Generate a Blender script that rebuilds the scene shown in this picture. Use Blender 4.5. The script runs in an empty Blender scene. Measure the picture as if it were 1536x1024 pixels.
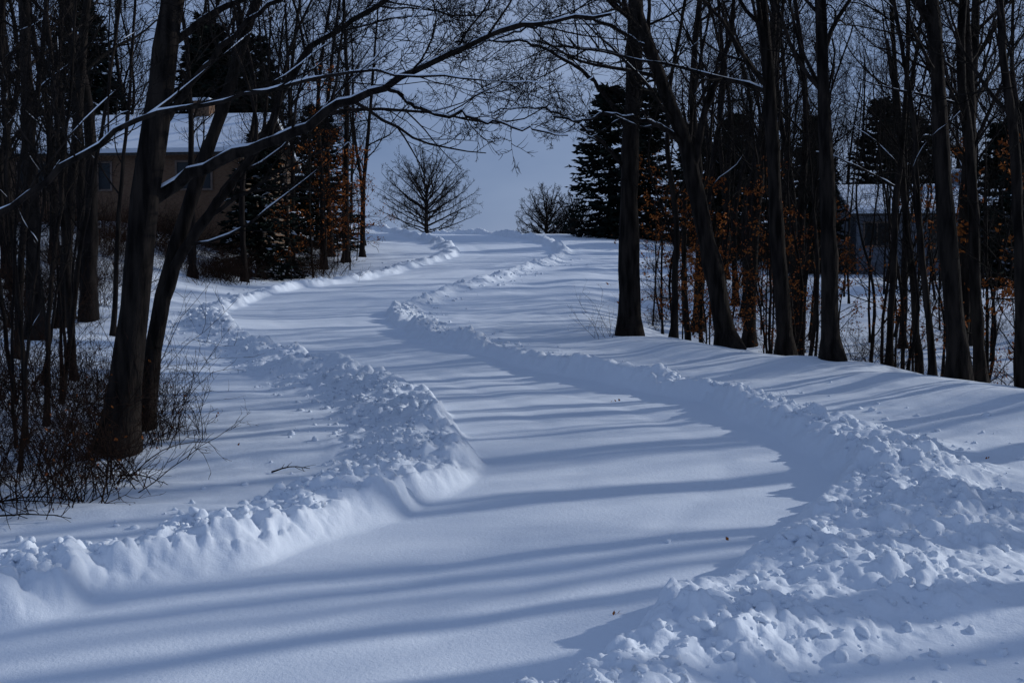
import bpy, math
import numpy as np
from mathutils import Vector
scene=bpy.context.scene
RS=np.random.RandomState
CAMZ=3.17
# ---------------------------------------------------------------- noise
def _tab(seed): return RS(seed).rand(256,256)
_T={}
def vnoise(x,y,seed=0):
    if seed not in _T:_T[seed]=_tab(seed)
    t=_T[seed]
    xi=np.floor(x).astype(int);yi=np.floor(y).astype(int)
    fx=x-xi;fy=y-yi
    fx=fx*fx*fx*(fx*(fx*6-15)+10);fy=fy*fy*fy*(fy*(fy*6-15)+10)
    a=t[xi&255,yi&255];b=t[(xi+1)&255,yi&255];c=t[xi&255,(yi+1)&255];d=t[(xi+1)&255,(yi+1)&255]
    return (a*(1-fx)+b*fx)*(1-fy)+(c*(1-fx)+d*fx)*fy-0.5
def fbm(x,y,o,seed=0):
    s=0;a=1
    for i in range(o):
        s=s+a*vnoise(x*2**i+17.3*i,y*2**i-9.1*i,seed+i);a*=0.5
    return s
def clump(x,y,cell,seed):
    """tops of round snow lumps scattered in cells"""
    k1,k2,k3,k4=[_T.setdefault(('w',seed,i),RS(seed*7+i).rand(256,256)) for i in range(4)]
    X=x/cell;Y=y/cell;xi=np.floor(X).astype(int);yi=np.floor(Y).astype(int)
    out=np.zeros_like(X)
    for dx in(-1,0,1):
        for dy in(-1,0,1):
            cx=(xi+dx)&255;cy=(yi+dy)&255
            px=xi+dx+k1[cx,cy];py=yi+dy+k2[cx,cy];r=0.35+0.6*k3[cx,cy]
            q=((X-px)**2+(Y-py)**2)/(r*r)
            h=np.sqrt(np.clip(1-q,0,1))*r*(0.4+0.6*k4[cx,cy])
            out=np.maximum(out,h)
    return out
def ss(a,b,x):
    t=np.clip((x-a)/(b-a),0,1);return t*t*(3-2*t)
def catmull(P,m=6):
    P=np.array(P,float);Q=np.vstack([2*P[0]-P[1],P,2*P[-1]-P[-2]]);o=[]
    for i in range(1,len(Q)-2):
        for j in range(m):
            t=j/m;o.append(0.5*((2*Q[i])+(Q[i+1]-Q[i-1])*t+(2*Q[i-1]-5*Q[i]+4*Q[i+1]-Q[i+2])*t*t+(-Q[i-1]+3*Q[i]-3*Q[i+1]+Q[i+2])*t**3))
    o.append(P[-1]);return np.array(o)
# ---------------------------------------------------------------- road edges in metres (x east, y north)
LE=catmull([(-22,1.5),(-14,4.2),(-9,6.3),(-6,7.6),(-3.86,8.6),(-3.2,9.2),(-2.2,10.2),(-1.47,11.4),(-.85,12.8),(-.40,14.6),(-.62,16.4),(-1.45,19.0),(-2.7,21.6),(-4.3,24.6),(-6.1,27.8),(-8.0,32.2),(-8.9,37.5),(-8.4,43),(-6.8,47.3),(-5.0,52),(-3.6,57),(-2.9,62.5),(-3.6,68),(-6.0,74),(-9.5,80),(-14,86),(-22,95)],5)
RE=catmull([(-22,-7),(-12,-2.5),(-6,1.5),(-2.5,4.6),(-.5,6.6),(.5,7.7),(.94,8.4),(1.62,9.5),(2.38,10.6),(3.04,11.8),(3.72,13.2),(3.95,14.5),(3.87,15.8),(3.45,17.9),(2.68,19.7),(1.29,21.7),(-.11,23.6),(-1.33,25.9),(-2.7,29.3),(-3.76,33.6),(-3.8,37.3),(-3.1,41.5),(-1.87,47),(0.0,53),(1.75,58.5),(2.5,63.8),(1.8,69),(-.4,76),(-3.5,82),(-9,95)],5)
def polydist(x,y,P):
    best=np.full(x.shape,25.0);ymin=y.min()-5;ymax=y.max()+5
    for i in range(len(P)-1):
        a=P[i];b=P[i+1]
        if max(a[1],b[1])<ymin or min(a[1],b[1])>ymax: continue
        v=b-a;L=v@v
        t=np.clip(((x-a[0])*v[0]+(y-a[1])*v[1])/L,0,1)
        dd=(x-a[0]-t*v[0])**2+(y-a[1]-t*v[1])**2
        np.minimum(best,dd,out=best)
    return np.sqrt(best)
PY=np.array([-80,0,5,20,34,50,65,78,85,91,110,140,250,2000.])
PZ=np.array([-5.2,0,.32,1.29,2.19,3.61,5.26,6.70,7.12,7.05,5.6,3.0,-3,-8.])
def prof(y):
    a=0
    for o in(-3,-1.5,0,1.5,3): a=a+np.interp(y+o,PY,PZ)
    return a/5
def base_z(x,y):
    z=prof(y)
    z=z+2.3*ss(9.5,19,-x)*ss(27,47,y)*(1-ss(90,130,y))
    z=z+0.4*ss(5,11,-x)*ss(58,75,y)*(1-ss(90,130,y))
    z=z+0.5*ss(5.5,11,-x)*(1-ss(26,40,y))
    s=(x-3)*.85+(y-28.5)*.53
    m=ss(.05,.16,x/np.maximum(y,4))*(1-ss(55,75,y))
    z=z-1.0*m*ss(0.3,3.5,s)*(1-0.8*ss(5,16,s))
    z=z+0.22*m*np.exp(-((s+1.0)/1.3)**2)
    z=z-1.9*ss(5,24,x)*ss(45,80,y)*(1-ss(90,130,y))
    z=z+0.20*fbm(x*.16,y*.16,3,3)*(1-.6*ss(60,80,y))
    return z
def ground_z(x,y,detail=True):
    x=np.asarray(x,float);y=np.asarray(y,float)
    pl=polydist(x,y,LE);pr=polydist(x,y,RE)
    xl=np.interp(y,LE[:,1],LE[:,0]);xr=np.interp(y,RE[:,1],RE[:,0])
    wob=0.26*fbm(x*.9,y*.9,3,11)
    outl=x<xl;outr=x>xr
    act=ss(-7,-3,y)*(1-ss(88,95,y))
    dl=np.maximum(np.where(outl,pl,-pl)+wob,0);dr=np.maximum(np.where(outr,pr,-pr)+wob+.06,0)
    wl=1.75-0.6*ss(18,40,y)+.5*vnoise(x*.4,y*.4,21);wr=.95+1.5*np.exp(-((y-12.0)/4.8)**2)+.4*vnoise(x*.4,y*.4,22)
    mr=ss(0,.40,dr)*(1-ss(.4,1,dr/wr))
    ml=ss(0,.36,dl)*(1-ss(.3,1,dl/wl))
    hl=.205-.095*ss(16,40,y)+.13*ss(52,66,y);hr=.19-.09*ss(16,40,y)+.12*ss(52,66,y)
    m=np.maximum(ml*hl,mr*hr)*act
    z=base_z(x,y)
    out=np.maximum(dl,dr)
    inr=np.minimum(pl,pr)*((~outl)&(~outr))
    # wind-worked drifts off the drive
    z=z+ss(0,1.5,out)*0.11*fbm(x*.35+.2*y,y*.9,3,31)
    # faint packed wheel ruts filled with new snow
    z=z-.02*np.exp(-((inr-1.25)/.22)**2)*(.6+fbm(x*.5,y*.5,2,45))
    z=z+0.026*fbm(x*.5+y*.12,y*1.1,2,41)+.008*fbm(x*2.1,y*3.1,2,43)
    z=z+m*(1+1.0*fbm(x*.9,y*.9,2,51))
    if detail:
        zone=np.maximum(ss(0.05,.32,dl)*(1-ss(.5,1.2,dl/wl)),ss(0.02,.25,dr)*(1-ss(.55,1.25,dr/wr)))*act
        k=zone>0.01
        if k.any():
            xx=x[k]+.06*vnoise(x[k]*9,y[k]*9,61);yy=y[k]+.06*vnoise(x[k]*9,y[k]*9,62)
            g=zone[k]*(0.5+1.1*np.clip(fbm(xx*1.1,yy*1.1,2,71)+.45,0,1))
            z[k]+=g*(0.34*.30*clump(xx,yy,.34,5)+.18*.72*clump(xx,yy,.18,6)+.09*.9*clump(xx,yy,.09,7))+.02*g*fbm(xx*14,yy*14,2,91)
        z=z+0.012*fbm(x*3,y*3,2,81)*ss(0,.6,out)
    return z
def gz(x,y): return float(ground_z(np.array([x]),np.array([y]),False)[0])
# ---------------------------------------------------------------- materials
def newmat(name):
    m=bpy.data.materials.new(name);m.use_nodes=True;nt=m.node_tree
    b=nt.nodes['Principled BSDF'];b.inputs['Specular IOR Level'].default_value=0.2
    return m,nt,b
def N(nt,t,**k):
    n=nt.nodes.new(t)
    for a,v in k.items(): setattr(n,a,v)
    return n
def mat_noise(name,c1,c2,scale,rough=.85,bump=.3,bscale=None,stretch=None,bdist=.02,det=3):
    m,nt,b=newmat(name)
    tc=N(nt,'ShaderNodeTexCoord');mp=N(nt,'ShaderNodeMapping');nt.links.new(tc.outputs['Object'],mp.inputs[0])
    if stretch: mp.inputs['Scale'].default_value=stretch
    n=N(nt,'ShaderNodeTexNoise');n.inputs['Scale'].default_value=scale;n.inputs['Detail'].default_value=det
    nt.links.new(mp.outputs[0],n.inputs['Vector'])
    r=N(nt,'ShaderNodeValToRGB');r.color_ramp.elements[0].position=.35;r.color_ramp.elements[1].position=.65
    r.color_ramp.elements[0].color=(*c1,1);r.color_ramp.elements[1].color=(*c2,1)
    nt.links.new(n.outputs[0],r.inputs[0]);nt.links.new(r.outputs[0],b.inputs['Base Color'])
    b.inputs['Roughness'].default_value=rough
    if bump:
        n2=N(nt,'ShaderNodeTexNoise');n2.inputs['Scale'].default_value=bscale or scale*2;n2.inputs['Detail'].default_value=4
        nt.links.new(mp.outputs[0],n2.inputs['Vector'])
        bp=N(nt,'ShaderNodeBump');bp.inputs['Strength'].default_value=bump;bp.inputs['Distance'].default_value=bdist
        nt.links.new(n2.outputs[0],bp.inputs['Height']);nt.links.new(bp.outputs[0],b.inputs['Normal'])
    return m
def mat_snow(name):
    m,nt,b=newmat(name)
    g=N(nt,'ShaderNodeNewGeometry')
    n=N(nt,'ShaderNodeTexNoise');n.inputs['Scale'].default_value=.6;n.inputs['Detail'].default_value=2
    nt.links.new(g.outputs['Position'],n.inputs['Vector'])
    r=N(nt,'ShaderNodeValToRGB');r.color_ramp.elements[0].color=(.67,.74,.83,1);r.color_ramp.elements[1].color=(.76,.82,.90,1)
    nt.links.new(n.outputs[0],r.inputs[0]);nt.links.new(r.outputs[0],b.inputs['Base Color'])
    b.inputs['Roughness'].default_value=.75
    n1=N(nt,'ShaderNodeTexNoise');n1.inputs['Scale'].default_value=24;n1.inputs['Detail'].default_value=4;n1.inputs['Roughness'].default_value=.75
    nt.links.new(g.outputs['Position'],n1.inputs['Vector'])
    b1=N(nt,'ShaderNodeBump');b1.inputs['Strength'].default_value=.55;b1.inputs['Distance'].default_value=.016
    nt.links.new(n1.outputs[0],b1.inputs['Height']);nt.links.new(b1.outputs[0],b.inputs['Normal'])
    return m
def mat_bark(name,c1,c2,snow=.72,bump=.8):
    m=mat_noise(name,c1,c2,9,.9,bump,22,(1,1,.18),.03)
    nt=m.node_tree;b=nt.nodes['Principled BSDF'];b.inputs['Specular IOR Level'].default_value=.06
    if snow is None: return m
    col=b.inputs['Base Color'].links[0].from_socket
    g=N(nt,'ShaderNodeNewGeometry');sx=N(nt,'ShaderNodeSeparateXYZ');nt.links.new(g.outputs['True Normal'],sx.inputs[0])
    n=N(nt,'ShaderNodeTexNoise');n.inputs['Scale'].default_value=1.1;n.inputs['Detail'].default_value=3
    nt.links.new(g.outputs['Position'],n.inputs['Vector'])
    a=N(nt,'ShaderNodeMath',operation='MULTIPLY_ADD');nt.links.new(n.outputs[0],a.inputs[0]);a.inputs[1].default_value=.9;nt.links.new(sx.outputs['Z'],a.inputs[2])
    mr=N(nt,'ShaderNodeMapRange');mr.inputs['From Min'].default_value=snow+.55;mr.inputs['From Max'].default_value=snow+.68
    nt.links.new(a.outputs[0],mr.inputs['Value'])
    mx=N(nt,'ShaderNodeMix',data_type='RGBA');nt.links.new(mr.outputs[0],mx.inputs['Factor']);nt.links.new(col,mx.inputs['A']);mx.inputs['B'].default_value=(.7,.76,.85,1)
    nt.links.new(mx.outputs['Result'],b.inputs['Base Color'])
    return m
SNOW=mat_snow('snow')
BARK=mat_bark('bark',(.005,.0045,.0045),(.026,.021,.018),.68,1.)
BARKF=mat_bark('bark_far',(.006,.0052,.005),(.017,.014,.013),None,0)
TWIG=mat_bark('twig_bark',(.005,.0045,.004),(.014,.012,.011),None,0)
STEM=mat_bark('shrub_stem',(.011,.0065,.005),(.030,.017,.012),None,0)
LEAF=mat_noise('dry_leaf',(.15,.040,.011),(.34,.115,.026),3,.8,0)
NEED=mat_noise('conifer_needles',(.003,.006,.006),(.011,.019,.016),2.,.9,0)
for mm in(NEED,LEAF): mm.node_tree.nodes['Principled BSDF'].inputs['Specular IOR Level'].default_value=.05
# ---------------------------------------------------------------- mesh helper
class Geo:
    def __init__(s): s.v=[];s.q=[];s.m=[];s.t=[];s.tm=[];s.n=0
    def tubes(s,pts,rad,k,mat=0):
        B,n,_=pts.shape
        T=np.gradient(pts,axis=1);T/=np.linalg.norm(T,axis=2,keepdims=True)+1e-9
        md=pts[:,-1]-pts[:,0];md/=np.linalg.norm(md,axis=1,keepdims=True)+1e-9
        ref=np.where(np.abs(md[:,2:3])<.8,np.array([[0,0,1.]]),np.array([[1.,0,0]]))
        U=np.cross(T,ref[:,None,:]);U/=np.linalg.norm(U,axis=2,keepdims=True)+1e-9
        V=np.cross(T,U)
        a=np.arange(k)*2*np.pi/k
        V4=pts[:,:,None,:]+rad[:,:,None,None]*(np.cos(a)[None,None,:,None]*U[:,:,None,:]+np.sin(a)[None,None,:,None]*V[:,:,None,:])
        s.v.append(V4.reshape(-1,3))
        b=np.arange(B)[:,None,None]*n*k;i=np.arange(n-1)[None,:,None]*k;j=np.arange(k)[None,None,:];j2=(j+1)%k
        q=np.stack([b+i+j,b+i+j2,b+i+k+j2,b+i+k+j],-1).reshape(-1,4)[:,::-1]+s.n
        s.q.append(q);s.m.append(np.full(len(q),mat));s.n+=B*n*k
    def quads(s,V,mat=0): # (Q,4,3)
        Q=len(V);s.v.append(V.reshape(-1,3));q=np.arange(Q*4).reshape(Q,4)+s.n
        s.q.append(q);s.m.append(np.full(Q,mat));s.n+=Q*4
    def mesh(s,name,mats,smooth=True):
        me=bpy.data.meshes.new(name);v=np.concatenate(s.v);q=np.concatenate(s.q);mi=np.concatenate(s.m)
        me.vertices.add(len(v));me.vertices.foreach_set('co',v.astype(np.float32).ravel())
        me.loops.add(len(q)*4);me.loops.foreach_set('vertex_index',q.astype(np.int32).ravel())
        me.polygons.add(len(q));me.polygons.foreach_set('loop_start',np.arange(0,len(q)*4,4,dtype=np.int32))
        me.polygons.foreach_set('loop_total',np.full(len(q),4,dtype=np.int32))
        for m in mats: me.materials.append(m)
        me.polygons.foreach_set('material_index',mi.astype(np.int32))
        me.polygons.foreach_set('use_smooth',np.full(len(q),smooth))
        me.update(calc_edges=True);return me
def obj(name,me,loc=(0,0,0),parent=None,rot=0,sc=1):
    o=bpy.data.objects.new(name,me);scene.collection.objects.link(o);o.location=loc;o.rotation_euler=(0,0,rot)
    o.scale=(sc,)*3 if not isinstance(sc,tuple) else sc
    if parent:o.parent=parent
    return o
def nrm(a): return a/(np.linalg.norm(a,axis=-1,keepdims=True)+1e-9)
def grow(rng,P,D,L,R,n,wander,up,tip=.3):
    B=len(P);pts=np.zeros((B,n,3));cur=P.copy();D=nrm(D)
    for i in range(n):
        pts[:,i]=cur
        D=nrm(D+wander*rng.randn(B,3)+np.array([0,0,up]))
        cur=cur+D*(L/(n-1))[:,None]
    t=np.linspace(0,1,n)[None]
    return pts,R[:,None]*(1-(1-tip)*t)
def kids(rng,pts,rad,L,k,tmin,a0,a1,lf,rf,upb=.25,tmax=1.):
    B,n,_=pts.shape
    t=tmin+(tmax-tmin)*(np.arange(k)[None]+rng.rand(B,k))/k
    f=np.clip(t*(n-1),0,n-1.001);i=f.astype(int);w=(f-i)[...,None];bi=np.arange(B)[:,None]
    P=pts[bi,i]*(1-w)+pts[bi,i+1]*w;T=nrm(pts[bi,i+1]-pts[bi,i]);r=rad[bi,i]*(1-w[...,0])+rad[bi,i+1]*w[...,0]
    q=nrm(rng.randn(B,k,3)+np.array([0,0,upb]));q=nrm(q-T*(q*T).sum(-1,keepdims=True))
    a=np.radians(a0+(a1-a0)*rng.rand(B,k))[...,None]
    D=T*np.cos(a)+q*np.sin(a)
    Lk=L[:,None]*lf*(1.15-.65*t)*(.6+.7*rng.rand(B,k))
    return P.reshape(-1,3),D.reshape(-1,3),Lk.ravel(),np.maximum(r*rf*(.7+.5*rng.rand(B,k)),.0045).ravel()
def twigs(g,rng,pts,rad,L,levels,sides=(4,3,3,3),counts=(7,6,4),mr=.0045,droop=0.03,mat=2):
    for lv in range(levels):
        P,D,Lk,R=kids(rng,pts,rad,L,counts[lv],.18,28,62,.52,.55,.35)
        R=np.maximum(R,mr)
        pts,rad=grow(rng,P,D,Lk,R,(7,5,4)[lv],(.13,.16,.2)[lv],droop,.35)
        g.tubes(pts,rad,sides[lv],mat);L=Lk
    return pts
def resample(P,n):
    C=catmull(P,8);s=np.r_[0,np.cumsum(np.linalg.norm(np.diff(C,axis=0),axis=1))];u=np.linspace(0,s[-1],n)
    return np.stack([np.interp(u,s,C[:,i]) for i in range(3)],-1),s[-1]
def snowcap(g,rng,pts,rad,mat,gap=.15):
    B,n,_=pts.shape
    for b in range(B):
        T=nrm(np.gradient(pts[b],axis=0));hor=np.sqrt(np.clip(1-T[:,2]**2,0,1))
        amt=np.clip((hor-.42)*2.4,0,1)*(.55+.45*rng.rand(n))*(rng.rand(n)>gap)
        p=pts[b].copy();p[:,2]+=rad[b]*.55+.006*amt+.12*rad[b]*amt
        r=(rad[b]*.66+.006)*amt+.001
        g.tubes(p[None],r[None],7,mat)
def tree(name,trunk,r0,r1,seed,limbs=13,tmin=.38,limbL=4.5,levels=3,guides=(),snow=True,flare=1.35,ang=(28,58),instance=False,wig=.05,counts=(7,6,4),mr=.0045,bark=None):
    rng=RS(seed);g=Geo();P,Ln=resample(trunk,26)
    P[1:-1,:2]+=np.cumsum(rng.randn(24,2)*wig*.5,axis=0)*.5
    t=np.linspace(0,1,26);rad=r0+(r1-r0)*t**.8;rad*=1+.06*rng.randn(26);rad[0]*=flare*1.15;rad[1]*=1+(flare-1)*.25
    base=P[0].copy()
    P=P-base
    g.tubes(P[None],rad[None],12,0)
    pk,D,L,R=kids(rng,P[None],rad[None],np.array([limbL]),limbs,tmin,ang[0],ang[1],1.,.42,.15)
    L=L*(.8+.3*rng.rand(len(L)))
    a,b=grow(rng,pk,D,L,R,10,.12,.055,.25);g.tubes(a,b,5,0 if snow else 2)
    if snow: snowcap(g,rng,a[::3],b[::3],1,.4)
    twigs(g,rng,a,b,L,levels,counts=counts,mr=mr)
    for G,ra,rb,lv in guides:
        Q,LL=resample(np.array(G,float)-base,30);Q[2:-1]+=rng.randn(27,3)*.022
        rr=(ra+(rb-ra)*np.linspace(0,1,30)**.75)*(1+.06*rng.randn(30))
        g.tubes(Q[None],rr[None],9,0)
        if snow: snowcap(g,rng,Q[None],rr[None],1,.08)
        pk,D,L,R=kids(rng,Q[None],rr[None],np.array([LL*.42]),int(6+LL*1.6),.22,25,60,1.,.42,.3)
        a,b=grow(rng,pk,D,L,R,9,.12,.03,.25);g.tubes(a,b,5,0)
        if snow: snowcap(g,rng,a[::4],b[::4],1,.3)
        twigs(g,rng,a,b,L,lv,counts=(6,5,4),mr=mr)
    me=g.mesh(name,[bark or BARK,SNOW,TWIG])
    if instance: return me
    return obj(name,me,base)
# ---------------------------------------------------------------- ground
rows=np.concatenate([np.linspace(-80,5.3,34),np.exp(np.arange(math.log(9.5),math.log(94),.0018))-4,90+np.geomspace(1,1900,60)])
uc=np.arange(-.47,.47,.0017);ext=np.geomspace(.02,30,42)
us=np.concatenate([(-.47-ext)[::-1],uc,uc[-1]+ext])
Y=np.repeat(rows[:,None],len(us),1);Wd=np.maximum(rows+4,9.5);X=us[None]*Wd[:,None]
Z=np.zeros_like(X)
for i in range(0,len(rows),30):
    Z[i:i+30]=ground_z(X[i:i+30].ravel(),Y[i:i+30].ravel()).reshape(X[i:i+30].shape)
g=Geo();nr,nc=X.shape
g.v.append(np.stack([X,Y,Z],-1).reshape(-1,3));ii=np.arange(nr-1)[:,None]*nc+np.arange(nc-1)[None]
q=np.stack([ii,ii+1,ii+nc+1,ii+nc],-1).reshape(-1,4);g.q.append(q);g.m.append(np.zeros(len(q),int))
obj('snowy_ground',g.mesh('snowy_ground',[SNOW]))
# ---------------------------------------------------------------- snow clods thrown by the plough
def clods():
    import bmesh
    rng=RS(5)
    bm=bmesh.new();bmesh.ops.create_icosphere(bm,subdivisions=2,radius=1);bm.verts.ensure_lookup_table()
    V=np.array([x.co[:] for x in bm.verts]);F=np.array([[x.index for x in p.verts] for p in bm.faces]);bm.free()
    P=[];S=[]
    for E,sg in((LE,-1),(RE,1)):
        k=(E[:,1]>6)&(E[:,1]<60)
        A=E[k]
        for i in range(len(A)-1):
            a,b=A[i],A[i+1];d=b-a;L=np.hypot(*d);nn=np.array([-d[1],d[0]])/L
            if nn[0]*sg<0: nn=-nn
            y=a[1];dens=95 if y<20 else (36 if y<35 else 8)
            for _ in range(int(L*dens)):
                w=(2.5 if (sg>0 and 8<y<17) else 1.7)
                o=(.38 if sg<0 else .2)+abs(rng.randn())*w*.40+(.3*rng.rand())
                p=a+d*rng.rand()+nn*o
                P.append(p);S.append((.012+.048*rng.rand()**3)*(1 if y<25 else 1.4))
    # a few bigger lumps that rolled clear
    for x,y,s in [(6.35,13.2,.09),(4.9,9.6,.11),(5.2,11.0,.07),(4.55,10.4,.06),(1.5,10.9,.035),(5.6,12.3,.05),(-3.6,12.7,.04),(4.3,8.9,.06),(3.9,9.3,.05)]:
        P.append(np.array([x,y]));S.append(s)
    P=np.array(P);S=np.array(S)
    z=ground_z(P[:,0],P[:,1])
    B=len(P);R=V[None]*(1+.20*rng.randn(B,len(V),1))*S[:,None,None]*(.75+.5*rng.rand(B,1,3))
    R[:,:,2]*=.8
    R+=np.stack([P[:,0],P[:,1],z+S*.05],-1)[:,None]
    me=bpy.data.meshes.new('snow_clods');v=R.reshape(-1,3);f=(F[None]+np.arange(B)[:,None,None]*len(V)).reshape(-1,3)
    me.vertices.add(len(v));me.vertices.foreach_set('co',v.astype(np.float32).ravel())
    me.loops.add(f.size);me.loops.foreach_set('vertex_index',f.astype(np.int32).ravel());me.polygons.add(len(f))
    me.polygons.foreach_set('loop_start',np.arange(0,f.size,3,dtype=np.int32));me.polygons.foreach_set('loop_total',np.full(len(f),3,dtype=np.int32))
    me.polygons.foreach_set('use_smooth',np.ones(len(f),bool));me.materials.append(SNOW);me.update(calc_edges=True)
    obj('snow_clods',me)
clods()
# ---------------------------------------------------------------- foreground trees, left
tree('leaning_bare_tree',[(-5.32,15.2,.95),(-5.10,15.2,2.55),(-4.92,15.2,4.33),(-4.70,15.2,5.66),(-4.51,15.2,7.0),(-4.1,15.4,9.5),(-3.7,15.6,13)],.235,.09,1,limbs=11,tmin=.5,limbL=4,
 guides=[([(-4.83,15.2,4.30),(-4.5,15.2,4.5),(-4.15,15.1,4.72),(-2.94,14.85,5.13),(-2.11,14.5,5.47),(-1.41,14.3,5.73),(-.56,14.2,6.14),(.26,14,6.37),(1.19,13.8,6.43)],.10,.018,3),
         ([(-1.58,14.35,5.66),(-1.07,14.2,5.35),(-.57,14.1,5.26),(.02,14,5.13),(.68,13.9,5.0)],.032,.008,2),
         ([(-4.8,15.2,5.1),(-4.1,15.0,5.9),(-3.4,14.9,6.6),(-2.5,14.8,7.2),(-1.4,14.6,7.6)],.06,.015,3),
         ([(-4.6,15.2,6.3),(-3.5,15.1,6.95),(-2,15,7.3),(-.4,14.8,7.15),(1.2,14.6,6.8)],.05,.012,3)])
tree('leaning_bare_tree',[(-5.52,16.9,1.0),(-5.13,16.9,2.97),(-4.63,16.9,4.66),(-4.24,16.9,5.65),(-3.84,16.9,6.83),(-3.45,16.9,8.0),(-2.9,16.9,11)],.15,.05,2,limbs=9,tmin=.5,limbL=3.2,
 guides=[([(-5.3,16.85,2.3),(-4.98,16.8,3.4),(-4.34,16.7,4.36),(-3.79,16.6,5.05),(-3.35,16.6,5.84),(-2.95,16.5,6.54),(-2.26,16.4,6.93),(-1.27,16.2,7.5)],.10,.03,3)])
tree('bare_tree',[(-7.0,13.1,.9),(-6.95,13.1,3),(-6.8,13.1,6),(-6.9,13.1,12)],.17,.06,3,limbs=9,tmin=.45,limbL=3.5,
 guides=[([(-6.9,13.1,3.2),(-6.4,13,3.65),(-5.84,13,4.0),(-5.38,13,4.31),(-4.77,13,4.73),(-4.16,13,5.09),(-3.33,13,5.26),(-2.42,13,5.47),(-1.58,13,5.6),(-.3,13,5.5)],.055,.010,3)])
for i,(x,y,r,dx,h) in enumerate([(-10.3,24.6,.19,-.2,14),(-10.9,27.5,.15,1.2,14),(-7.9,20.5,.07,-.5,9),(-8.4,18.0,.06,.3,8),(-9.6,22.0,.08,.8,10),(-7.0,17.0,.045,.5,7),(-9.3,26.5,.07,.6,9),(-6.7,15.6,.035,-.3,6),(-6.2,14.2,.03,.5,5),(-7.4,18.6,.05,1.,8),(-12.3,33,.2,-.4,14)]):
    z=gz(x,y)-.08
    tree('bare_tree',[(x,y,z),(x+dx*.3,y,z+h*.3),(x+dx*.7,y,z+h*.6),(x+dx*1.2,y,z+h)],r,r*.35,20+i,limbs=11,tmin=.35,limbL=h*.25,counts=(6,5,3))
# right
R1G=[([(2.95,29.2,7.2),(1.9,29,8.5),(.4,28.6,9.2),(-1.4,28,9.1)],.07,.015,3),([(3.0,29.2,6.0),(2.1,29,7.0),(.8,28.7,7.6),(-.6,28.5,7.5)],.055,.012,3)]
RT=[((3.03,29.25),.30,[(-.02,.3),(.05,.6),(-.3,1)],15,R1G),
 ((4.94,25.8),.25,None,14,()),
 ((5.80,24.05),.19,[(-.4,.45),(-.7,.7),(-.9,1)],14,()),
 ((6.24,22.1),.18,[(-.15,.3),(-.4,.6),(-.8,1)],13,()),
 ((8.03,20.4),.19,[(-.35,.35),(-.6,.6),(-1,1)],13,()),
 ((8.95,21.6),.13,[(-.3,.35),(-.5,.6),(.2,1)],12,()),
 ((3.94,27.8),.09,[(.05,.3),(-.2,.6),(.4,1)],9,()),
 ((6.2,38),.2,[(.1,.3),(-.2,.6),(.4,1)],14,()),
 ((7.3,35),.2,[(.2,.3),(.6,.6),(.9,1)],14,()),
 ((8.35,23.2),.09,[(-.3,.3),(-.6,.6),(-.9,1)],10,()),
 ((7.75,20.9),.07,[(-.2,.3),(-.5,.6),(-1.3,1)],9,()),
 ((7.5,22.6),.075,[(.1,.3),(.3,.6),(.1,1)],10,()),
 ((8.75,19.4),.11,[(-.2,.3),(-.6,.6),(-.7,1)],11,()),
 ((4.9,31.5),.1,[(-.2,.3),(-.1,.6),(.5,1)],10,()),
 ((6.9,26.5),.06,[(.2,.3),(.1,.6),(.5,1)],8,()),
 ((9.6,24.5),.16,[(.2,.3),(.1,.6),(-.5,1)],13,()),
 ((10.8,27.5),.18,[(.1,.3),(.3,.6),(.2,1)],14,()),
 ((5.6,33.5),.08,[(-.1,.3),(.2,.6),(.5,1)],9,())]
for i,((x,y),r,pth,h,gd) in enumerate(RT):
    z=gz(x,y)-.1
    if pth is None:
        tree('leaning_bare_tree',[(4.94,25.8,z),(4.56,25.8,3.62),(3.96,25.8,6.19),(3.5,25.8,7.4),(2.97,25.8,8.9),(2.3,25.8,11),(1.6,25.8,14)],.25,.07,50,limbs=13,tmin=.38,limbL=4.5,
          guides=[([(3.90,25.75,6.3),(3.4,25.6,6.7),(2.9,25.4,6.87),(2.14,25.3,6.98),(1.54,25.2,6.8),(.9,25.2,6.9)],.075,.02,3),
                  ([(4.1,25.8,5.8),(4.3,25.6,7.0),(4.8,25.5,8.5),(5.0,25.4,10.5)],.10,.03,3),
                  ([(3.1,25.8,8.5),(1.7,25.5,9.1),(.2,25.3,8.8),(-1.3,25,8.2)],.05,.012,3)])
        continue
    pts=[(x,y,z)]+[(x+a,y+.2*a,z+h*b) for a,b in pth]
    tree('bare_tree',pts,r,r*.35,60+i,limbs=15 if h>11 else 11,tmin=.36,limbL=h*.3,guides=gd,counts=(7,6,4) if r>.15 else (6,5,3))
# ---------------------------------------------------------------- woodland variants
VAR=[]
for i in range(6):
    rng=RS(200+i);h=15+2*rng.rand();a=rng.randn(3)*.6
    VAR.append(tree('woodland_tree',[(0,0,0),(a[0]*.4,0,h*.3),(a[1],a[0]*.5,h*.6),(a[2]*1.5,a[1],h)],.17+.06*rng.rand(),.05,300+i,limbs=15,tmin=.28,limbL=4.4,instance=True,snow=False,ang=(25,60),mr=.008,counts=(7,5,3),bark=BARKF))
EDGE=[]
for i in range(3):
    rng=RS(250+i);h=15+2*rng.rand();a=rng.randn(3)*.5
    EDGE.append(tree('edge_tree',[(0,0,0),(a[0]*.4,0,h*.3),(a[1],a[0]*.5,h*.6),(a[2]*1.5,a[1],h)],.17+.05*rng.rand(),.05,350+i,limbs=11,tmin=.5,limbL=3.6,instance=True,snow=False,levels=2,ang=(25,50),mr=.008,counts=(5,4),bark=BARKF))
SAP=[]
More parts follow.
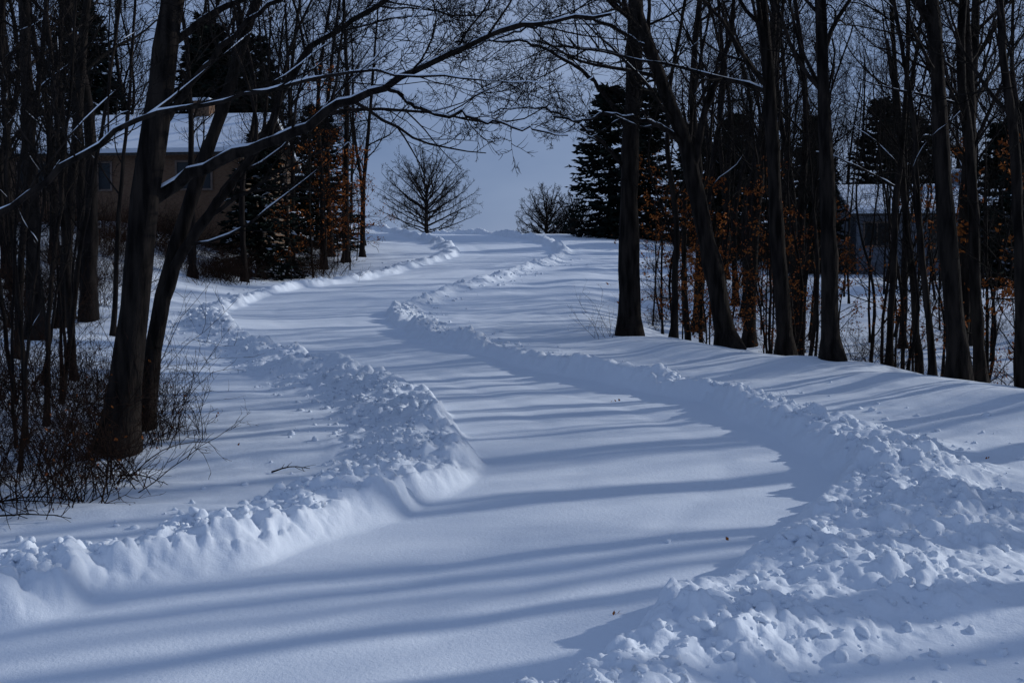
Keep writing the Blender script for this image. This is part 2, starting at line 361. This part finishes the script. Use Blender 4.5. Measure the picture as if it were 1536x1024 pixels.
for i in range(4):
    rng=RS(400+i);h=6+3*rng.rand();a=rng.randn(3)*.4
    SAP.append(tree('sapling',[(0,0,0),(a[0]*.4,0,h*.3),(a[1],a[0]*.5,h*.6),(a[2]*1.5,a[1],h)],.035+.02*rng.rand(),.01,500+i,limbs=13,tmin=.12,limbL=1.7,instance=True,snow=False,levels=2,counts=(4,3,3),flare=1.1,mr=.005,bark=BARKF))
def leaves(g,rng,C,size,mat):
    n=len(C);a=nrm(rng.randn(n,3));b=nrm(np.cross(a,rng.randn(n,3)));s=size*(.5+.8*rng.rand(n,1))
    g.quads(np.stack([C-a*s,C-b*s*.5,C+a*s,C+b*s*.5],1),mat)
def leafy_sapling(seed,h):
    rng=RS(seed);g=Geo()
    P,_=resample([(0,0,0),(.1*rng.randn(),0,h*.4),(.3*rng.randn(),.2*rng.randn(),h)],12)
    rad=np.linspace(.03,.008,12);g.tubes(P[None],rad[None],6,0)
    pk,D,L,R=kids(rng,P[None],rad[None],np.array([h*.33]),16,.15,45,80,1.,.6,.1)
    a,b=grow(rng,pk,D,L,R,8,.12,.02);g.tubes(a,b,4,0)
    e=twigs(g,rng,a,b,L,2,counts=(5,3),sides=(3,3),mr=.004,mat=0)
    pts=e[:,1:].reshape(-1,3);pts=pts[rng.rand(len(pts))<.6]
    leaves(g,rng,pts+rng.randn(*pts.shape)*.03,.045,1)
    return g.mesh('beech_sapling',[TWIG,LEAF])
BEE=[leafy_sapling(600+i,3.2+i*.9) for i in range(3)]
def shrub(seed,n,h,spread,leaf=0):
    rng=RS(seed);g=Geo();P=np.c_[rng.randn(n)*spread*.45,rng.randn(n)*spread*.3,np.zeros(n)-.05]
    D=np.c_[rng.randn(n)*.5,rng.randn(n)*.5,np.ones(n)]
    L=h*(.4+.7*rng.rand(n));a,b=grow(rng,P,D,L,.007+.006*rng.rand(n),8,.15,-.03,.35);g.tubes(a,b,3,0)
    e=twigs(g,rng,a,b,L,2,counts=(5,2),sides=(3,3),mr=.0032,droop=0,mat=0)
    if leaf:
        pts=e[:,2:].reshape(-1,3);pts=pts[rng.rand(len(pts))<leaf];leaves(g,rng,pts,.03,1)
    return g.mesh('shrub',[STEM,LEAF])
SHR=[shrub(700,22,1.6,1.2,.03),shrub(701,18,2.2,1.3,.0),shrub(702,26,1.1,1.5,.08),shrub(703,14,2.8,1.4,.0)]
DSH=[shrub(710,55,1.5,1.6,.0),shrub(711,45,2.2,1.6,.0)]
def put(meshes,name,x,y,rng,s=(.8,1.2),parent=None,dz=-.08):
    me=meshes[rng.randint(len(meshes))];sc=s[0]+(s[1]-s[0])*rng.rand()
    return obj(name,me,(x,y,gz(x,y)+dz),parent,rng.rand()*6.28,sc)
# trees standing out of frame to the east whose shadows cross the drive
rng=RS(8)
for x,y in [(7.6,10.4),(9.2,13.9),(8.4,8.2),(10.8,18.6),(10.2,16.3),(12.5,14.5),(13.5,11.8),(8.8,6.2),(8.7,12.1),(12.6,17.4)]:
    put(EDGE,'bare_tree',x,y,rng,(.85,1.15))
for x,y in [(17,15.5),(18,9),(23,13),(24,19),(29,16),(21,22),(15.5,19.5)]:
    put(VAR,'bare_tree',x,y,rng,(.8,1.05))
# woodland (mass)
wood=bpy.data.objects.new('distant_woodland',None);scene.collection.objects.link(wood)
rng=RS(9);k=0
def okL(x,y):
    if y<34: return x<-10.5
    if y<50: return x<-12.5
    return x<-8.2-(y-50)*.08
while k<50:
    y=24+64*rng.rand()**.9;x=-8-(.42*y)*rng.rand()**1.1
    if not okL(x,y) or (-26<x<-11.5 and 50<y<63) or (36<y<55 and -.37<x/y<-.22 and rng.rand()<.7): continue
    put(VAR,'tree',x,y,rng,(.6,1.05),wood);k+=1
k=0
while k<62:
    y=30+62*rng.rand()**.9;x=.12*y+2+(.42*y)*rng.rand()
    if y>52 and x<.16*y: continue
    put(VAR,'tree',x,y,rng,(.6,1.05),wood);k+=1
sap=bpy.data.objects.new('sapling_understorey',None);scene.collection.objects.link(sap)
k=0
while k<54:
    y=13+40*rng.rand();x=-(.36*y+ .2*y*rng.rand())-.3
    if not (x<-6.2): continue
    if y>30 and x>-10.5: continue
    put(SAP,'sapling',x,y,rng,(.7,1.2),sap);k+=1
k=0
while k<78:
    y=19+34*rng.rand();x=3+.45*y*rng.rand()
    s=(x-3)*.85+(y-28.5)*.53
    if s<.1 or x/y<.11: continue
    put(SAP,'sapling',x,y,rng,(.7,1.25),sap);k+=1
# left edge of woods beyond the second bend
for x,y,s in [(-8.3,57,1.),(-8.9,54,.9),(-9.8,50,.85),(-10.8,46,.9),(-8.0,61,.95),(-9.5,60,1.05),(-12.2,43.5,.9),(-8.6,66,.9),(-10.2,53,.95)]:
    put(VAR,'bare_tree',x,y,rng,(s*.85,s*.95))
thick=bpy.data.objects.new('bramble_thicket',None);scene.collection.objects.link(thick)
for i in range(44):
    y=12+8*rng.rand();x=-(.30*y+.17*y*rng.rand())-.2
    if x>-4.6 and y<14.5: x-=1.0
    put(SHR,'shrub',x,y,rng,(.4,1.),thick)
for i in range(48):
    y=43+12*rng.rand();x=-8.0-(y<48)*3-8*rng.rand()
    put(DSH,'shrub',x,y,rng,(.6,1.),thick)
for i in range(30):
    y=20+22*rng.rand();x=-10.8-7*rng.rand()-(y>32)*1.8
    put(DSH,'shrub',x,y,rng,(.5,1.),thick)
for i in range(66):
    y=21+36*rng.rand();x=4+.42*y*rng.rand();s=(x-3)*.85+(y-28.5)*.53
    if s<.2 or x/y<.1: continue
    put(SHR,'shrub',x,y,rng,(.4,.9),thick)
for i in range(60):
    y=55+24*rng.rand();x=.13*y+2+.40*y*rng.rand()
    put(DSH,'shrub',x,y,rng,(.9,1.4),thick)
put(SHR[3:],'shrub',2.4,28.6,rng,(.5,.55))
for x,y in [(4.3,29.5),(5.2,30.5),(4.6,33),(5.9,31),(6.6,29),(7.2,32.5),(5.4,36),(8.2,30),(9.5,33),(6.2,27.6),(9.2,26.0),(10.2,22.9),(4.7,38),(6.0,34.5),(8.0,36.5),(-8.6,52),(-9.4,48.5),(-7.9,58),(-8.4,55),(-7.6,53.5),(-8.9,57)]:
    o=put(BEE,'beech_sapling',x,y,rng,(.8,1.15))
for x,y,s in [(-8.2,55.5,1.9),(-8.8,50.5,1.7),(5.4,32.5,1.5),(9.9,23.6,1.4)]:
    put(BEE,'beech_sapling',x,y,rng,(s,s))
# ---------------------------------------------------------------- conifers
def conifer(seed,h,w,snow):
    rng=RS(seed);g=Geo()
    P=np.array([[0,0,z] for z in np.linspace(0,h,10)],float);g.tubes(P[None],np.linspace(.18,.02,10)[None],8,0)
    nb=int(h*34);t=(rng.rand(nb)**1.15)*.96+.03;z=h*t;L=w*(1-t)**.8*(.7+.5*rng.rand(nb))+.25
    az=rng.rand(nb)*6.283;D=np.c_[np.cos(az),np.sin(az),.15-.45*(1-t)]
    a,b=grow(rng,np.c_[np.zeros(nb),np.zeros(nb),z],D,L,np.full(nb,.03),8,.07,.035);g.tubes(a,b,3,0)
    m=26
    f=rng.rand(nb,m)**.7*6.99;i=f.astype(int);ww=(f-i)[...,None];bi=np.arange(nb)[:,None]
    c=a[bi,i]*(1-ww)+a[bi,i+1]*ww;T=nrm(a[bi,i+1]-a[bi,i])
    side=nrm(np.cross(T,[0,0,1.]))*np.where(rng.rand(nb,m)<.5,-1,1)[...,None]
    d=nrm(T*.8+side*.8+rng.randn(nb,m,3)*.25+np.array([0,0,-.2]))
    l=(.28+.3*rng.rand(nb,m))[...,None]*(.6+.5*(w/3.5))
    n=nrm(np.cross(d,rng.randn(nb,m,3)))
    V=np.stack([c,c+d*l*.5+n*l*.16,c+d*l,c+d*l*.5-n*l*.16],2).reshape(-1,4,3)
    g.quads(V,1)
    if snow:
        k=rng.rand(len(V))<snow;S=V[k].copy();S[:,:,2]+=.03;S[:,:,:]=S.mean(1,keepdims=True)+(S-S.mean(1,keepdims=True))*1.1;g.quads(S,2)
    return g.mesh('conifer',[TWIG,NEED,SNOW],False)
CON=[conifer(800,10,3.6,0),conifer(801,11,3.2,.0),conifer(802,9,3.,.035)]
def pc(i,x,y,s): obj('spruce_tree',CON[i],(x,y,gz(x,y)-.3),None,i*1.3+x,s)
pc(0,6.6,77,1.04);pc(1,9.6,80,.98);pc(0,12.5,77,.85)
for i,(x,y,s) in enumerate([(16,82,1.0),(21,80,.95),(26,74,1.),(30,68,.9),(34,76,1.1),(27,84,1.1),(13,70,.7),(20,74,.75),(15.5,58,.6),(20.5,48,.65),(15,66,.65)]): pc(i%2,x,y,s)
for i,(x,y,s) in enumerate([(-10.9,49.5,.72),(-17,66,1.0),(-24,64,1.1),(-30,60,1.0),(-10.9,64,.9),(-20,75,1.1),(-14.5,65,1.0)]): pc(2 if i in(0,4) else 1,x,y,s)
# ---------------------------------------------------------------- open-grown trees past the crest
def dome(name,x,y,h,seed,w):
    """rounded open crown: limbs fan from a short bole and end on an ellipsoid"""
    rng=RS(seed);g=Geo();n=44
    P=np.array([[0,0,z] for z in np.linspace(0,h*.6,8)],float);g.tubes(P[None],np.linspace(.28,.09,8)[None],9,0)
    az=np.arange(n)*2.4;ce=np.linspace(-.25,.99,n);se=np.sqrt(1-ce**2)
    E=np.c_[np.cos(az)*se*w,np.sin(az)*se*w,h*.5+ce*h*.46]
    S=np.c_[np.zeros(n),np.zeros(n),h*(.2+.33*(ce+.25)/1.25+.05*rng.rand(n))]
    t=np.linspace(0,1,10)[None,:,None]
    mid=(S+E)/2+np.array([0,0,-.35])+rng.randn(n,3)*.18
    a=(1-t)**2*S[:,None]+2*t*(1-t)*mid[:,None]+t*t*(E*np.array([.9,.9,.95]))[:,None]
    a[:,1:]+=rng.randn(n,9,3)*.04
    L=np.linalg.norm(E-S,axis=1);b=np.full(n,.075)[:,None]*np.linspace(1,.25,10)[None]
    g.tubes(a,b,5,0)
    twigs(g,rng,a,b,L*.55,3,counts=(9,6,4),mr=.0105)
    obj(name,g.mesh(name,[BARKF,SNOW,TWIG]),(x,y,gz(x,y)-.2))
dome('bare_tree',-8.1,108,12.0,900,5.4)
dome('bare_tree',3.5,116,9.6,901,3.6)
dome('bare_tree',6.0,112,8.0,902,2.8)
# ---------------------------------------------------------------- houses
def box(name,x0,x1,y0,y1,z0,z1,mat,parent,bev=0):
    me=bpy.data.meshes.new(name)
    v=[(x,y,z) for x in(x0,x1) for y in(y0,y1) for z in(z0,z1)]
    me.from_pydata(v,[],[(0,1,3,2),(4,6,7,5),(0,4,5,1),(2,3,7,6),(0,2,6,4),(1,5,7,3)]);me.materials.append(mat)
    o=obj(name,me,(0,0,0),parent)
    if bev:
        b=o.modifiers.new('b','BEVEL');b.width=bev;b.segments=3
    return o
def gable(name,x0,x1,y0,y1,z,rise,th,mat,parent,oh=.4):
    ym=(y0+y1)/2;sl=rise/(ym-y0);a=z-oh*sl
    pr=[(y0-oh,a),(ym,z+rise),(y1+oh,a),(y1+oh,a+th),(ym,z+rise+th),(y0-oh,a+th)]
    v=[(x,p[0],p[1]) for x in(x0-oh,x1+oh) for p in pr]
    f=[(0,1,7,6),(1,2,8,7),(2,3,9,8),(3,4,10,9),(4,5,11,10),(5,0,6,11),(5,4,1,0),(4,3,2,1),(6,7,10,11),(7,8,9,10)]
    me=bpy.data.meshes.new(name);me.from_pydata(v,[],f);me.materials.append(mat);return obj(name,me,(0,0,0),parent)
def gable_wall(name,x0,x1,y0,y1,z,rise,mat,parent):
    ym=(y0+y1)/2
    me=bpy.data.meshes.new(name);me.from_pydata([(x0,y0,z),(x0,y1,z),(x0,ym,z+rise),(x1,y0,z),(x1,y1,z),(x1,ym,z+rise)],[],[(0,2,1),(3,4,5)]);me.materials.append(mat);obj(name,me,(0,0,0),parent)
TRIM=mat_noise('trim_paint',(.12,.09,.075),(.17,.13,.11),4,bump=0)
GLASS,_nt,_b=newmat('window_glass');_b.inputs['Base Color'].default_value=(.02,.025,.03,1);_b.inputs['Roughness'].default_value=.1
def brickmat(name,c1,c2,mo):
    m,nt,b=newmat(name);tc=N(nt,'ShaderNodeTexCoord');mp=N(nt,'ShaderNodeMapping');mp.inputs['Rotation'].default_value=(math.radians(90),0,0)
    br=N(nt,'ShaderNodeTexBrick');br.inputs['Scale'].default_value=4;br.inputs['Color1'].default_value=(*c1,1);br.inputs['Color2'].default_value=(*c2,1);br.inputs['Mortar'].default_value=(*mo,1)
    nt.links.new(tc.outputs['Object'],mp.inputs[0]);nt.links.new(mp.outputs[0],br.inputs[0]);nt.links.new(br.outputs[0],b.inputs['Base Color']);b.inputs['Roughness'].default_value=.9
    return m
BRICK=brickmat('tan_brick',(.13,.07,.042),(.165,.098,.058),(.12,.10,.08))
SIDE=mat_noise('grey_siding',(.12,.14,.17),(.16,.18,.22),2,.7,.5,6,(.1,.1,4))
ROOF=mat_noise('shingle',(.03,.03,.03),(.07,.065,.06),8)
def house(name,x,y,w,d,zw,rise,wall,wins,door,rot=0,wing=None,dz=-.25):
    e=bpy.data.objects.new(name,None);scene.collection.objects.link(e);z=gz(x,y)+dz;e.location=(x,y,z);e.rotation_euler=(0,0,rot)
    def blk(x0,x1,y0,y1,h,ri,tag):
        box('walls'+tag,x0,x1,y0,y1,-1.5,h,wall,e);gable_wall('gable_wall'+tag,x0+.003,x1-.003,y0,y1,h,ri,wall,e)
        gable('roof'+tag,x0,x1,y0,y1,h,ri,.12,ROOF,e);
        gable('roof_snow'+tag,x0,x1,y0-.02,y1+.02,h+.13,ri,.2,SNOW,e,.42)
    blk(-w/2,w/2,-d/2,d/2,zw,rise,'')
    if wing: blk(*wing,'_wing')
    for i,(wx,ww,wz,wh) in enumerate(wins):
        yy=-d/2
        box(f'window_{i}_glass',wx-ww/2,wx+ww/2,yy-.03,yy-.005,wz,wz+wh,GLASS,e)
        for nm,a in (('l',(wx-ww/2-.09,wx-ww/2,wz-.09,wz+wh+.09)),('r',(wx+ww/2,wx+ww/2+.09,wz-.09,wz+wh+.09)),('t',(wx-ww/2,wx+ww/2,wz+wh,wz+wh+.09)),('b',(wx-ww/2,wx+ww/2,wz-.09,wz)),('m',(wx-.03,wx+.03,wz,wz+wh))):
            box(f'window_{i}_frame_{nm}',a[0],a[1],yy-.07,yy-.004,a[2],a[3],TRIM,e)
    box('door',door-.5,door+.5,-d/2-.05,-d/2-.004,.3,2.4,ROOF,e)
    box('chimney',w*.2,w*.2+.8,-.4,.4,zw,zw+rise+.9,wall,e,.03);box('chimney_snow',w*.2-.05,w*.2+.85,-.45,.45,zw+rise+.9,zw+rise+1.05,SNOW,e,.05)
    return e
house('brick_house',-18.0,57,12,8,2.7,2.0,BRICK,[(-3.8,1.8,1.0,1.2),(-.8,1.2,1.0,1.2),(3.8,1.6,1.0,1.2)],1.5,-.10,(-13.5,-6.06,-2.5,3.6,2.5,1.6),.1)
house('grey_house',21.5,60,8,7,2.6,1.4,SIDE,[(-3,1.2,1,1.1),(2.5,1.4,1,1.1)],0,-.1,None,.4)
# ---------------------------------------------------------------- litter on the snow
def twig_on_snow(x,y,L,seed,az):
    rng=RS(seed);g=Geo();n=10;t=np.linspace(0,1,n)
    px=x+np.cos(az)*L*t+.03*rng.randn(n).cumsum()*.5;py=y+np.sin(az)*L*t+.05*rng.randn(n).cumsum()*.5
    pz=ground_z(px,py)+.02+.05*np.sin(t*3.1)
    P=np.stack([px,py,pz],-1)[None];r=np.linspace(.012,.004,n)[None];g.tubes(P,r,5,0)
    a,b,c,d=kids(rng,P,r,np.array([L*.4]),5,.2,30,60,1,.7,.3);q1,q2=grow(rng,a,b,c,d,5,.1,-.02);g.tubes(q1,q2,4,0)
    obj('fallen_twig',g.mesh('fallen_twig',[TWIG]),(0,0,0))
twig_on_snow(-3.05,14.2,.55,1,.5);twig_on_snow(-5.6,11.9,1.1,2,-.15);twig_on_snow(-4.9,14.0,.9,3,-.5);twig_on_snow(-6.2,12.6,1.4,4,-.2);twig_on_snow(-6.0,12.3,1.2,6,.3)
g=Geo();rng=RS(77)
C=[(1.75,19.2),(1.82,19.25),(1.68,19.15),(.84,8.85),(.80,8.83),(6.25,14.9),(6.3,14.95),(2.1,11)]+[(-5.2+rng.randn()*.5,14+rng.randn()*.9) for _ in range(60)]
C=np.array(C);zz=ground_z(C[:,0],C[:,1])+.012
leaves(g,rng,np.c_[C,zz],.03,0);obj('fallen_leaves',g.mesh('fallen_leaves',[LEAF],False))
# ---------------------------------------------------------------- sky and sun
AZ=math.radians(70);EL=math.radians(22)
w=bpy.data.worlds.new('World');scene.world=w;w.use_nodes=True;nt=w.node_tree;bg=nt.nodes['Background']
sk=N(nt,'ShaderNodeTexSky',sky_type='NISHITA');sk.sun_disc=False;sk.sun_elevation=EL;sk.sun_rotation=AZ
tc=N(nt,'ShaderNodeTexCoord');mp=N(nt,'ShaderNodeMapping');mp.inputs['Scale'].default_value=(1,1,2.2);nt.links.new(tc.outputs['Generated'],mp.inputs[0])
no=N(nt,'ShaderNodeTexNoise');no.inputs['Scale'].default_value=3.2;no.inputs['Detail'].default_value=5;nt.links.new(mp.outputs[0],no.inputs['Vector'])
rp=N(nt,'ShaderNodeValToRGB');rp.color_ramp.elements[0].position=.3;rp.color_ramp.elements[1].position=.72
rp.color_ramp.elements[0].color=(2.0,3.0,5.4,1);rp.color_ramp.elements[1].color=(3.7,4.8,7.3,1)
nt.links.new(no.outputs[0],rp.inputs[0])
mx=N(nt,'ShaderNodeMix',data_type='RGBA');mx.inputs['Factor'].default_value=.88
nt.links.new(sk.outputs[0],mx.inputs['A']);nt.links.new(rp.outputs[0],mx.inputs['B']);nt.links.new(mx.outputs['Result'],bg.inputs[0]);bg.inputs[1].default_value=.074
sl=bpy.data.lights.new('sun','SUN');sl.energy=2.6;sl.angle=math.radians(1.0);sl.color=(1,.985,.96)
so=bpy.data.objects.new('sun',sl);scene.collection.objects.link(so)
d=Vector((math.sin(AZ)*math.cos(EL),math.cos(AZ)*math.cos(EL),math.sin(EL)));so.rotation_euler=d.to_track_quat('Z','Y').to_euler()
# ---------------------------------------------------------------- camera
cd=bpy.data.cameras.new('camera');cd.lens=40;cd.sensor_width=36;cd.clip_end=5000
co=bpy.data.objects.new('camera',cd);scene.collection.objects.link(co);co.location=(0,0,CAMZ);co.rotation_euler=(math.radians(90-2.75),0,0);scene.camera=co
scene.view_settings.view_transform='Standard';scene.view_settings.look='None';scene.view_settings.exposure=0
